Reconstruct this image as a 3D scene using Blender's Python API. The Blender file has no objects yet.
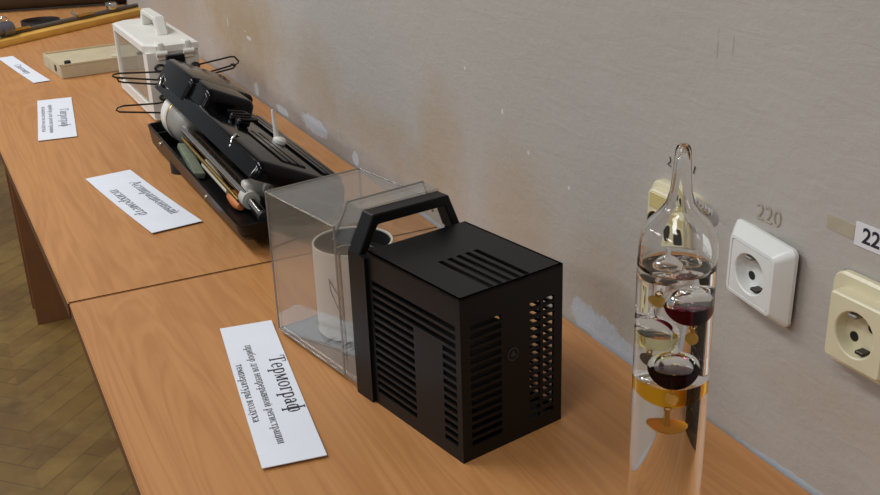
import bpy, bmesh, math, random
from mathutils import Vector, Matrix

random.seed(4)
PI = math.pi
C = bpy.context.scene.collection
S = bpy.context.scene

# ------------------------------------------------------------------ camera, light, exposure
R_ = Vector((0.89863722, -0.43748812, -0.0324853))
U_ = Vector((0.19287153, 0.32749224, 0.92495914))
F_ = Vector((0.39401995, 0.8374682, -0.37867572))
cam_data = bpy.data.cameras.new('camera')
cam = bpy.data.objects.new('camera', cam_data)
C.objects.link(cam)
cam.matrix_world = Matrix(((R_.x, U_.x, -F_.x, -0.675), (R_.y, U_.y, -F_.y, 0.0), (R_.z, U_.z, -F_.z, 0.612), (0, 0, 0, 1)))
cam_data.sensor_width = 36.0
cam_data.lens = 1045.4 / 880 * 36
cam_data.clip_start = 0.02
S.camera = cam

world = bpy.data.worlds.new('world')
S.world = world
world.use_nodes = True
bg = world.node_tree.nodes['Background']
bg.inputs[0].default_value = (0.93, 0.96, 1.0, 1)
bg.inputs[1].default_value = 0.22


def area(name, loc, sx, sy, watts, col=(0.97, 0.98, 1.0), rot=(0, 0, 0)):
    d = bpy.data.lights.new(name, 'AREA')
    d.shape = 'RECTANGLE'; d.size = sx; d.size_y = sy; d.energy = watts; d.color = col
    o = bpy.data.objects.new(name, d); C.objects.link(o)
    o.location = loc; o.rotation_euler = rot
    return o


CEIL = 2.05
LAMPS = [(-1.35, 0.1, 16), (-1.35, 2.0, 27), (-1.35, 3.9, 34), (-2.9, -0.6, 20), (-2.9, 2.0, 26), (-2.9, 4.4, 28)]
for k, (x, y, w) in enumerate(LAMPS):
    area('ceiling_light', (x, y, CEIL - 0.09), 0.28, 1.2, w)

S.view_settings.view_transform = 'Standard'
S.view_settings.look = 'None'
S.view_settings.gamma = 1
S.view_settings.use_curve_mapping = False
S.view_settings.exposure = -0.13


# ------------------------------------------------------------------ helpers
def lin(c):
    return tuple((v / 255 / 12.92) if v / 255 <= 0.04045 else ((v / 255 + 0.055) / 1.055) ** 2.4 for v in c) + (1,)


def tag(o, label=None, cat=None, group=None, kind=None):
    if label: o['label'] = label
    if cat: o['category'] = cat
    if group: o['group'] = group
    if kind: o['kind'] = kind
    return o


def empty(name, loc=(0, 0, 0), rz=0.0, rot=None):
    o = bpy.data.objects.new(name, None)
    C.objects.link(o)
    o.empty_display_size = 0.02
    o.location = loc
    o.rotation_euler = rot if rot else (0, 0, rz)
    return o


def obj(name, bm, mat, parent=None, smooth=None, loc=None, rot=None):
    me = bpy.data.meshes.new(name)
    bmesh.ops.recalc_face_normals(bm, faces=bm.faces) if smooth != 'raw' and smooth != 'rawsmooth' else None
    bm.to_mesh(me); bm.free()
    for m in (mat if isinstance(mat, (list, tuple)) else [mat]):
        me.materials.append(m)
    if smooth in (True, 'rawsmooth'):
        for p in me.polygons: p.use_smooth = True
    elif isinstance(smooth, float):
        for p in me.polygons: p.use_smooth = True
        me.set_sharp_from_angle(angle=smooth)
    o = bpy.data.objects.new(name, me)
    C.objects.link(o)
    if parent: o.parent = parent
    if loc: o.location = loc
    if rot: o.rotation_euler = rot
    return o


def NB(): return bmesh.new()


def xf(bm, verts, loc=(0, 0, 0), rot=None):
    M = Matrix.Translation(Vector(loc))
    if rot is not None: M = M @ rot
    bmesh.ops.transform(bm, matrix=M, verts=verts)


def box(bm, x0, x1, y0, y1, z0, z1, bev=0.0, seg=2, M=None):
    r = bmesh.ops.create_cube(bm, size=1.0)
    vs = r['verts']
    for v in vs:
        v.co = Vector((x0 + (v.co.x + .5) * (x1 - x0), y0 + (v.co.y + .5) * (y1 - y0), z0 + (v.co.z + .5) * (z1 - z0)))
    if bev > 0:
        es = list({e for v in vs for e in v.link_edges})
        r2 = bmesh.ops.bevel(bm, geom=es, offset=bev, segments=seg, affect='EDGES', profile=.5)
        vs = list({v for f in r2['faces'] for v in f.verts} | {v for v in vs if v.is_valid})
        grown = set(vs); stack = list(vs)
        while stack:
            v = stack.pop()
            for e in v.link_edges:
                w = e.other_vert(v)
                if w not in grown: grown.add(w); stack.append(w)
        vs = list(grown)
    if M is not None: bmesh.ops.transform(bm, matrix=M, verts=vs)
    return vs


def basis(d):
    d = Vector(d).normalized()
    a = Vector((0, 0, 1)) if abs(d.z) < .9 else Vector((1, 0, 0))
    u = d.cross(a).normalized()
    return u, d.cross(u).normalized(), d


def ring(bm, c, u, v, r, n):
    c = Vector(c)
    return [bm.verts.new(c + (u * math.cos(2 * PI * k / n) + v * math.sin(2 * PI * k / n)) * r) for k in range(n)]


def skinrings(bm, rings, cap=True, closed=False):
    n = len(rings[0])
    pairs = list(zip(rings, rings[1:])) + ([(rings[-1], rings[0])] if closed else [])
    for a, b in pairs:
        for k in range(n):
            bm.faces.new((a[k], a[(k + 1) % n], b[(k + 1) % n], b[k]))
    if cap and not closed:
        bm.faces.new(rings[0][::-1]); bm.faces.new(rings[-1])


def cyl(bm, p0, p1, r0, r1=None, n=24):
    u, v, d = basis(Vector(p1) - Vector(p0))
    skinrings(bm, [ring(bm, p0, u, v, r0, n), ring(bm, p1, u, v, r0 if r1 is None else r1, n)])


def tube(bm, pts, r, n=8, closed=False):
    pts = [Vector(p) for p in pts]
    rings = []
    m = len(pts)
    u = None
    for i, p in enumerate(pts):
        if closed: d = pts[(i + 1) % m] - pts[(i - 1) % m]
        else: d = pts[min(i + 1, m - 1)] - pts[max(i - 1, 0)]
        d.normalize()
        if u is None: u = basis(d)[0]
        u = (u - d * u.dot(d)).normalized()
        v = d.cross(u)
        rings.append(ring(bm, p, u, v, r if not callable(r) else r(i / (m - 1)), n))
    skinrings(bm, rings, closed=closed)


def lathe(bm, prof, n=40, c=(0, 0, 0), axis=(0, 0, 1), caps=False):
    """prof: (r, h) pairs along the axis; r == 0 closes with a point."""
    u, v, d = basis(axis)
    c = Vector(c)
    rs = []
    for r, h in prof:
        if r < 1e-7: rs.append([bm.verts.new(c + d * h)])
        else: rs.append(ring(bm, c + d * h, u, v, r, n))
    out = []
    for a, b in zip(rs, rs[1:]):
        for k in range(n):
            k2 = (k + 1) % n
            if len(a) == 1 and len(b) == 1: continue
            if len(a) == 1: out.append(bm.faces.new((a[0], b[k2], b[k])))
            elif len(b) == 1: out.append(bm.faces.new((a[k], a[k2], b[0])))
            else: out.append(bm.faces.new((a[k], a[k2], b[k2], b[k])))
    if caps:
        if len(rs[0]) > 1: bm.faces.new(rs[0][::-1])
        if len(rs[-1]) > 1: bm.faces.new(rs[-1])
    return out


def prism(bm, poly, o, U, V, D):
    """extrude polygon (list of (a, b)) in plane o + a U + b V along vector D"""
    o, U, V, D = Vector(o), Vector(U), Vector(V), Vector(D)
    a = [bm.verts.new(o + U * p[0] + V * p[1]) for p in poly]
    b = [bm.verts.new(o + U * p[0] + V * p[1] + D) for p in poly]
    n = len(poly)
    bm.faces.new(a[::-1]); bm.faces.new(b)
    for k in range(n):
        bm.faces.new((a[k], a[(k + 1) % n], b[(k + 1) % n], b[k]))


def rrect(w, h, r, n=6, cx=0, cy=0):
    P = []
    for (sx, sy, a0) in ((1, 1, 0), (-1, 1, 90), (-1, -1, 180), (1, -1, 270)):
        for k in range(n + 1):
            a = math.radians(a0 + 90 * k / n)
            P.append((cx + sx * (w / 2 - r) + r * math.cos(a), cy + sy * (h / 2 - r) + r * math.sin(a)))
    return P


def loft(bm, polys, o, U, V, D, cap0=True, cap1=True):
    """polys: list of (polygon, depth)"""
    o, U, V, D = Vector(o), Vector(U), Vector(V), Vector(D)
    rs = [[bm.verts.new(o + U * p[0] + V * p[1] + D * d) for p in poly] for poly, d in polys]
    n = len(rs[0])
    for a, b in zip(rs, rs[1:]):
        for k in range(n): bm.faces.new((a[k], a[(k + 1) % n], b[(k + 1) % n], b[k]))
    if cap0: bm.faces.new(rs[0][::-1])
    if cap1: bm.faces.new(rs[-1])


def plate(bm, w, h, holes, t, o, U, V, N):
    """rectangular plate of thickness t with rectangular holes (u0,u1,v0,v1)"""
    us = sorted({0, w} | {x for q in holes for x in q[:2]})
    vs = sorted({0, h} | {x for q in holes for x in q[2:]})
    o, U, V, N = Vector(o), Vector(U), Vector(V), Vector(N)
    nu, nv = len(us) - 1, len(vs) - 1

    def solid(i, j):
        if i < 0 or j < 0 or i >= nu or j >= nv: return False
        a, b = (us[i] + us[i + 1]) / 2, (vs[j] + vs[j + 1]) / 2
        return not any(q[0] < a < q[1] and q[2] < b < q[3] for q in holes)
    cache = {}

    def vt(i, j, k):
        if (i, j, k) not in cache: cache[i, j, k] = bm.verts.new(o + U * us[i] + V * vs[j] + N * (t * k))
        return cache[i, j, k]
    for i in range(nu):
        for j in range(nv):
            if not solid(i, j): continue
            bm.faces.new((vt(i, j, 1), vt(i + 1, j, 1), vt(i + 1, j + 1, 1), vt(i, j + 1, 1)))
            bm.faces.new((vt(i, j + 1, 0), vt(i + 1, j + 1, 0), vt(i + 1, j, 0), vt(i, j, 0)))
            if not solid(i - 1, j): bm.faces.new((vt(i, j, 0), vt(i, j, 1), vt(i, j + 1, 1), vt(i, j + 1, 0)))
            if not solid(i + 1, j): bm.faces.new((vt(i + 1, j + 1, 0), vt(i + 1, j + 1, 1), vt(i + 1, j, 1), vt(i + 1, j, 0)))
            if not solid(i, j - 1): bm.faces.new((vt(i + 1, j, 0), vt(i + 1, j, 1), vt(i, j, 1), vt(i, j, 0)))
            if not solid(i, j + 1): bm.faces.new((vt(i, j + 1, 0), vt(i, j + 1, 1), vt(i + 1, j + 1, 1), vt(i + 1, j + 1, 0)))


# ------------------------------------------------------------------ materials
class Mat:
    def __init__(s, name):
        s.m = bpy.data.materials.new(name); s.m.use_nodes = True
        s.t = s.m.node_tree; s.b = s.t.nodes['Principled BSDF']; s.out = s.t.nodes['Material Output']

    def n(s, typ, **kw):
        nd = s.t.nodes.new(typ)
        for k, v in kw.items():
            if k.startswith('i_'): nd.inputs[int(k[2:]) if k[2:].isdigit() else k[2:].replace('_', ' ')].default_value = v
            else: setattr(nd, k, v)
        return nd

    def l(s, a, b): s.t.links.new(a, b)

    def coord(s, scale=(1, 1, 1), kind='Object', loc=(0, 0, 0)):
        tc = s.n('ShaderNodeTexCoord'); mp = s.n('ShaderNodeMapping')
        mp.inputs['Scale'].default_value = scale; mp.inputs['Location'].default_value = loc
        s.l(tc.outputs[kind], mp.inputs[0]); return mp.outputs[0]

    def noise(s, vec, scale=5, detail=4, rough=.55, dist=0.0):
        nd = s.n('ShaderNodeTexNoise'); nd.inputs['Scale'].default_value = scale; nd.inputs['Detail'].default_value = detail
        nd.inputs['Roughness'].default_value = rough; nd.inputs['Distortion'].default_value = dist
        s.l(vec, nd.inputs['Vector']); return nd.outputs['Fac']

    def ramp(s, fac, stops):
        r = s.n('ShaderNodeValToRGB'); el = r.color_ramp.elements
        while len(el) < len(stops): el.new(.5)
        for e, (p, c) in zip(el, stops): e.position = p; e.color = c
        s.l(fac, r.inputs[0]); return r.outputs[0]

    def mix(s, fac, a, b, mode='MIX'):
        nd = s.n('ShaderNodeMix', data_type='RGBA', blend_type=mode)
        for sock, v in ((nd.inputs[0], fac), (nd.inputs[6], a), (nd.inputs[7], b)):
            if hasattr(v, 'is_output'): s.l(v, sock)
            else: sock.default_value = v
        return nd.outputs[2]

    def math(s, op, a, b=None, clamp=False):
        nd = s.n('ShaderNodeMath', operation=op, use_clamp=clamp)
        for sock, v in zip(nd.inputs, (a, b)):
            if v is None: continue
            if hasattr(v, 'is_output'): s.l(v, sock)
            else: sock.default_value = v
        return nd.outputs[0]

    def bump(s, h, strength=.3, dist=.001):
        nd = s.n('ShaderNodeBump'); nd.inputs['Strength'].default_value = strength; nd.inputs['Distance'].default_value = dist
        s.l(h, nd.inputs['Height']); s.l(nd.outputs[0], s.b.inputs['Normal'])

    def p(s, color=None, rough=.5, metal=0.0, spec=.5, coat=0.0):
        if color is not None:
            if hasattr(color, 'is_output'): s.l(color, s.b.inputs['Base Color'])
            else: s.b.inputs['Base Color'].default_value = color
        s.b.inputs['Roughness'].default_value = rough; s.b.inputs['Metallic'].default_value = metal
        s.b.inputs['Specular IOR Level'].default_value = spec; s.b.inputs['Coat Weight'].default_value = coat
        return s


def plain(name, rgb, rough=.5, metal=0.0, var=.08, scale=60, spec=.5, bump=0.0, coat=0.0):
    m = Mat(name)
    n = m.noise(m.coord(), scale, 4)
    c = lin(rgb)
    a = tuple(min(1, v * (1 - var)) for v in c[:3]) + (1,); b = tuple(min(1, v * (1 + var)) for v in c[:3]) + (1,)
    m.p(m.ramp(n, [(.3, a), (.7, b)]), rough, metal, spec, coat)
    if bump: m.bump(n, bump, .0006)
    return m.m


def glassmat(name, color=(1, 1, 1, 1), ior=1.45, rough=0.0):
    m = Mat(name)
    g = m.n('ShaderNodeBsdfGlass'); g.inputs['Color'].default_value = color; g.inputs['IOR'].default_value = ior
    g.inputs['Roughness'].default_value = rough
    m.l(g.outputs[0], m.out.inputs[0]); m.t.nodes.remove(m.b)
    return m.m


def thin_clear(name, tint, haze_col, haze=.1, rough=.03, f_amt=1.0):
    """thin clear sheet: transparent + fresnel reflection + a little surface haze"""
    m = Mat(name)
    tr = m.n('ShaderNodeBsdfTransparent'); tr.inputs[0].default_value = tint
    gl = m.n('ShaderNodeBsdfGlossy'); gl.inputs['Roughness'].default_value = rough
    df = m.n('ShaderNodeBsdfDiffuse')
    nz = m.noise(m.coord(), 35, 5)
    m.l(m.ramp(nz, [(.3, tuple(v * .85 for v in haze_col[:3]) + (1,)), (.7, haze_col)]), df.inputs[0])
    lw = m.n('ShaderNodeLayerWeight'); lw.inputs[0].default_value = .5
    sch = m.math('ADD', .04, m.math('MULTIPLY', .9, m.math('POWER', lw.outputs['Facing'], 5.0)))
    mx = m.n('ShaderNodeMixShader'); mx.inputs[0].default_value = haze
    m.l(tr.outputs[0], mx.inputs[1]); m.l(df.outputs[0], mx.inputs[2])
    m2 = m.n('ShaderNodeMixShader')
    m.l(m.math('MULTIPLY', sch, f_amt), m2.inputs[0])
    m.l(mx.outputs[0], m2.inputs[1]); m.l(gl.outputs[0], m2.inputs[2])
    m.l(m2.outputs[0], m.out.inputs[0]); m.t.nodes.remove(m.b)
    return m.m


def wood_laminate():
    m = Mat('beech laminate')
    v = m.coord((7.0, .55, 7.0))
    big = m.noise(v, 1.6, 3, .5, 1.6)
    rings = m.math('SINE', m.math('MULTIPLY', big, 55.0))
    fine = m.noise(m.coord((160, 3.0, 160)), 1.0, 4, .6)
    mid = m.noise(m.coord((30, 1.2, 30)), 1.0, 4, .6, .5)
    f = m.math('ADD', m.math('MULTIPLY', rings, .10), m.math('ADD', m.math('MULTIPLY', fine, .45), m.math('MULTIPLY', mid, .5)))
    col = m.ramp(f, [(.2, lin((169, 114, 65))), (.5, lin((183, 129, 77))), (.8, lin((194, 141, 89)))])
    m.p(col, .45, 0, .4)
    m.bump(fine, .06, .0004)
    return m.m


def ell(m, sy, sz, cy, cz, ry, rz, nz, amt, soft=.35):
    """mask of an irregular ellipse on the wall plane"""
    a = m.math('POWER', m.math('ABSOLUTE', m.math('DIVIDE', m.math('SUBTRACT', sy, cy), ry)), 2.0)
    b = m.math('POWER', m.math('ABSOLUTE', m.math('DIVIDE', m.math('SUBTRACT', sz, cz), rz)), 2.0)
    d = m.math('ADD', m.math('ADD', a, b), m.math('MULTIPLY', m.math('SUBTRACT', nz, .5), amt))
    return m.math('DIVIDE', m.math('SUBTRACT', 1.0, d), soft, clamp=True)


def wall_paint():
    m = Mat('painted plaster')
    tc = m.n('ShaderNodeTexCoord'); sp = m.n('ShaderNodeSeparateXYZ'); m.l(tc.outputs['Object'], sp.inputs[0])
    sy, sz = sp.outputs[1], sp.outputs[2]
    big = m.noise(m.coord(), 2.2, 5, .55)
    med = m.noise(m.coord(), 14, 5, .6)
    fine = m.noise(m.coord(), 90, 4, .6)
    grain = m.noise(m.coord((1, 14, 60)), 1.0, 5, .65, .8)
    base = m.ramp(big, [(.3, lin((177, 172, 165))), (.7, lin((185, 180, 173)))])
    base = m.mix(m.math('MULTIPLY', med, .22), base, lin((166, 160, 153)))
    # old brown damp stains
    for (cy, cz, ry, rz, k) in ((2.55, .17, .42, .16, .75), (2.0, .13, .18, .13, .40), (1.42, .12, .10, .16, .5), (1.18, .10, .12, .12, .40), (1.66, .09, .3, .07, .4), (.97, .08, .1, .08, .35), (3.3, .2, .5, .2, .4), (.60, .10, .12, .04, .25)):
        base = m.mix(m.math('MULTIPLY', ell(m, sy, sz, cy, cz, ry, rz, med, 1.6, 1.0), k), base, lin((173, 149, 115)))
    # greyer band just above the table
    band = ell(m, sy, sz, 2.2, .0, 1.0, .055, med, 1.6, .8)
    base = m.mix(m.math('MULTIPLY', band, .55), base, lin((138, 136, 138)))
    # peeled paint with pale blue plaster under it
    sp_n = m.noise(m.coord((1, 55, 75)), 1.0, 6, .72)
    for (cy, cz, ry, rz) in ((1.012, .020, .030, .022), (.965, .014, .045, .024), (.915, .006, .045, .018), (2.03, .028, .085, .02), (2.25, .012, .05, .010), (1.80, .018, .018, .014), (2.45, .02, .02, .018), (.85, .0, .05, .012), (.62, .0, .1, .006), (1.5, .0, .12, .006)):
        base = m.mix(m.math('MULTIPLY', ell(m, sy, sz, cy, cz, ry, rz, sp_n, 2.6, .3), .85), base, lin((188, 199, 210)))
    for (cy, cz, ry, rz) in ((2.474, .140, .022, .005), (2.66, .152, .004, .014), (2.50, .153, .004, .003), (1.5, .4, .003, .003), (1.33, .28, .003, .003), (1.15, .2, .003, .003), (1.22, .24, .003, .004), (1.05, .18, .003, .003)):
        base = m.mix(m.math('MULTIPLY', ell(m, sy, sz, cy, cz, ry, rz, sp_n, .8, .3), .7), base, lin((220, 220, 218)))
    # darker scuffs low on the wall
    for (cy, cz, ry, rz) in ((2.56, .145, .004, .008), (.79, .40, .0015, .02), (.768, .405, .0015, .014), (1.42, .30, .002, .004)):
        base = m.mix(m.math('MULTIPLY', ell(m, sy, sz, cy, cz, ry, rz, sp_n, 2.6, .8), .3), base, lin((110, 104, 100)))
    m.p(base, .55, 0, .35)
    h = m.math('ADD', m.math('MULTIPLY', med, .8), m.math('ADD', m.math('MULTIPLY', fine, .25), m.math('MULTIPLY', grain, .35)))
    m.bump(h, .55, .004)
    return m.m


def parquet():
    m = Mat('worn parquet')
    tc = m.n('ShaderNodeTexCoord')
    sp = m.n('ShaderNodeSeparateXYZ'); m.l(tc.outputs['Object'], sp.inputs[0])
    cols = []
    for sg in (1, -1):
        mp = m.n('ShaderNodeMapping'); m.l(tc.outputs['Object'], mp.inputs[0]); mp.inputs['Rotation'].default_value = (0, 0, sg * math.radians(45))
        br = m.n('ShaderNodeTexBrick'); br.inputs['Scale'].default_value = 1; br.inputs['Brick Width'].default_value = .6; br.inputs['Row Height'].default_value = .062
        br.inputs['Mortar Size'].default_value = .0016; br.inputs['Bias'].default_value = 0
        br.inputs['Color1'].default_value = lin((132, 104, 52)); br.inputs['Color2'].default_value = lin((112, 86, 42)); br.inputs['Mortar'].default_value = lin((84, 64, 36))
        m.l(mp.outputs[0], br.inputs[0]); cols.append(br.outputs[0])
    alt = m.math('GREATER_THAN', m.math('FRACT', m.math('DIVIDE', sp.outputs[0], .44)), .5)
    floor_col = m.mix(alt, cols[0], cols[1])
    dirt = m.noise(m.coord(), 3.2, 6, .65)
    c = m.mix(m.ramp(dirt, [(.38, (0, 0, 0, 1)), (.64, (.7, .7, .7, 1))]), floor_col, lin((84, 62, 36)))
    wear = m.noise(m.coord(), 9, 5, .7)
    c = m.mix(m.ramp(wear, [(.5, (0, 0, 0, 1)), (.75, (.5, .5, .5, 1))]), c, lin((140, 118, 66)))
    m.p(c, .45, 0, .4)
    return m.m


M = {}
M['wall'] = wall_paint()
M['wood'] = wood_laminate()
M['floor'] = parquet()
M['edge'] = plain('dark tabletop edge', (96, 60, 34), .5)  # darker brown on the side faces of the tabletop
M['panel'] = plain('dark brown laminate', (120, 78, 46), .5, scale=20)  # even dark brown for leg and modesty panels
M['ceiling'] = plain('ceiling white', (225, 225, 222), .8)
M['black'] = plain('black moulded plastic', (15, 15, 17), .4, var=.10, scale=300, spec=.24, bump=.05)
M['black_in'] = plain('black inner parts', (18, 18, 19), .6)
M['gloss'] = plain('black bakelite', (8, 8, 11), .12, var=.1, scale=90, spec=.2)
M['bakelite'] = plain('dull black bakelite', (14, 12, 12), .35, var=.1, scale=90, spec=.25)
M['wire'] = plain('black wire', (18, 17, 18), .4)
M['white'] = plain('white enamel', (222, 221, 214), .42, var=.03, scale=30)
M['white2'] = plain('white socket plastic', (224, 226, 222), .3, var=.02)
M['cream'] = plain('cream socket plastic', (218, 210, 178), .32, var=.03)
M['cream_dk'] = plain('yellowed plastic', (205, 190, 130), .3, var=.05)
M['grey_gap'] = plain('dark socket gap shade', (52, 50, 48), .7)
M['hole'] = plain('contact hole', (12, 12, 12), .6)
M['contact'] = plain('dirty contact', (60, 56, 50), .4, .6)
M['paper'] = plain('white card', (226, 231, 240), .5, var=.02, scale=20)
M['ink'] = plain('printed ink', (38, 38, 48), .6, var=.02)
M['ink_soft'] = plain('faded print', (84, 86, 100), .6, var=.02)
M['acrylic'] = thin_clear('clear acrylic', (.97, .97, .96, 1), lin((184, 182, 177)), .095, f_amt=1.35)
M['acrylic_edge'] = thin_clear('acrylic seen edge on', (.70, .69, .67, 1), lin((172, 168, 162)), .45)
M['glassdoor'] = thin_clear('window glass', (.93, .94, .93, 1), lin((196, 192, 178)), .36)
M['drum'] = plain('white drum paper', (216, 212, 204), .6, var=.04, scale=25)
M['alu'] = plain('brushed aluminium', (150, 148, 142), .5, .35, var=.08, scale=50)
M['alu_lt'] = plain('grey metal plate', (168, 170, 174), .3, .8, var=.06)
M['chrome'] = plain('chrome', (206, 204, 200), .14, 1, var=.03)
M['nickel'] = plain('aged nickel tube', (150, 142, 126), .25, .95, var=.1)
M['brass'] = plain('brass', (196, 158, 84), .28, .95, var=.08)
M['gold'] = plain('gold tag', (222, 184, 98), .3, .8, var=.05)
M['greytape'] = plain('grey green strip', (120, 128, 108), .5, var=.2, scale=80)
M['cloth'] = plain('pale cambric', (196, 190, 168), .8, var=.06)
M['orange'] = plain('orange rubber', (206, 122, 66), .55, var=.08)
M['clampgrey'] = plain('grey white clamp plastic', (186, 184, 176), .4, var=.05)
M['cardboard'] = plain('beige cardboard', (186, 174, 144), .75, var=.06, scale=25, bump=.1)
M['cardboard_in'] = plain('beige cardboard lid', (192, 178, 146), .8, var=.05, scale=25)
M['bar'] = plain('varnished yellow wood', (206, 160, 74), .4, var=.1, scale=18)
M['steel'] = plain('dark steel', (92, 84, 78), .4, .5, var=.15, scale=40)
M['lead'] = plain('grey cast metal', (112, 114, 124), .35, .7, var=.12)
M['rubber'] = plain('black rubber', (28, 28, 34), .5)
M['zinc'] = plain('dull brown grey tube', (70, 62, 52), .6, .2, var=.15, scale=25)
M['tape'] = plain('old adhesive tape', (176, 166, 146), .5, var=.06)
M['label_w'] = plain('white sticker', (226, 226, 230), .4, var=.01)
M['ochre'] = plain('faded ochre paint', (176, 167, 150), .6, var=.1)
M['pencil'] = plain('pencil mark', (74, 68, 66), .7)
M['plug'] = plain('white plaster plug', (214, 212, 208), .6)
M['chip'] = plain('chipped plaster', (150, 146, 142), .8)
M['emblem'] = plain('raised emblem', (46, 46, 48), .35)
M['emit'] = None

# ------------------------------------------------------------------ the setting
bm = NB(); box(bm, 0, .12, -2.2, 6.2, -.73, CEIL)
tag(obj('wall_right', bm, M['wall']), 'grey painted plaster wall with brown damp stains and peeled patches', 'wall', kind='structure')
bm = NB(); box(bm, -4.6, .12, -2.2, 6.2, -.83, -.73)
tag(obj('floor', bm, M['floor']), 'worn olive brown parquet floor', 'floor', kind='structure')
bm = NB(); box(bm, -4.6, .12, -2.2, 6.2, CEIL, CEIL + .1)
tag(obj('ceiling', bm, M['ceiling']), 'white ceiling', 'ceiling', kind='structure')


# ------------------------------------------------------------------ stroke lettering (serif)
def seg_poly(P, a, b, w0, w1=None):
    w1 = w0 if w1 is None else w1
    dx, dy = b[0] - a[0], b[1] - a[1]
    L = math.hypot(dx, dy) or 1
    nx, ny = -dy / L / 2, dx / L / 2
    P.append([(a[0] + nx * w0, a[1] + ny * w0), (a[0] - nx * w0, a[1] - ny * w0), (b[0] - nx * w1, b[1] - ny * w1), (b[0] + nx * w1, b[1] + ny * w1)])


TK, TN = .105, .045


def st(P, x, y0, y1, top=1, bot=1, w=TK):
    P.append([(x - w / 2, y0), (x + w / 2, y0), (x + w / 2, y1), (x - w / 2, y1)])
    for y, f in ((y0, bot), (y1, top)):
        if f:
            yy = y + (TN if y == y0 else -TN)
            P.append([(x - w, min(y, yy)), (x + w, min(y, yy)), (x + w, max(y, yy)), (x - w, max(y, yy))])


def hz(P, x0, x1, y, w=TN):
    P.append([(x0, y - w / 2), (x1, y - w / 2), (x1, y + w / 2), (x0, y + w / 2)])


def arc(P, cx, cy, rx, ry, a0=0, a1=360, tk=TK, tn=TN, n=18):
    pr = None
    for k in range(n + 1):
        a = math.radians(a0 + (a1 - a0) * k / n)
        c, s = math.cos(a), math.sin(a)
        w = tn + (tk - tn) * c * c
        o = (cx + rx * c, cy + ry * s)
        i = (cx + max(rx - w, .01) * c, cy + max(ry - (tn + (tk - tn) * .15 if abs(s) > .5 else w), .01) * s)
        if pr: P.append([pr[0], o, i, pr[1]])
        pr = (o, i)


XH = .46


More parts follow.
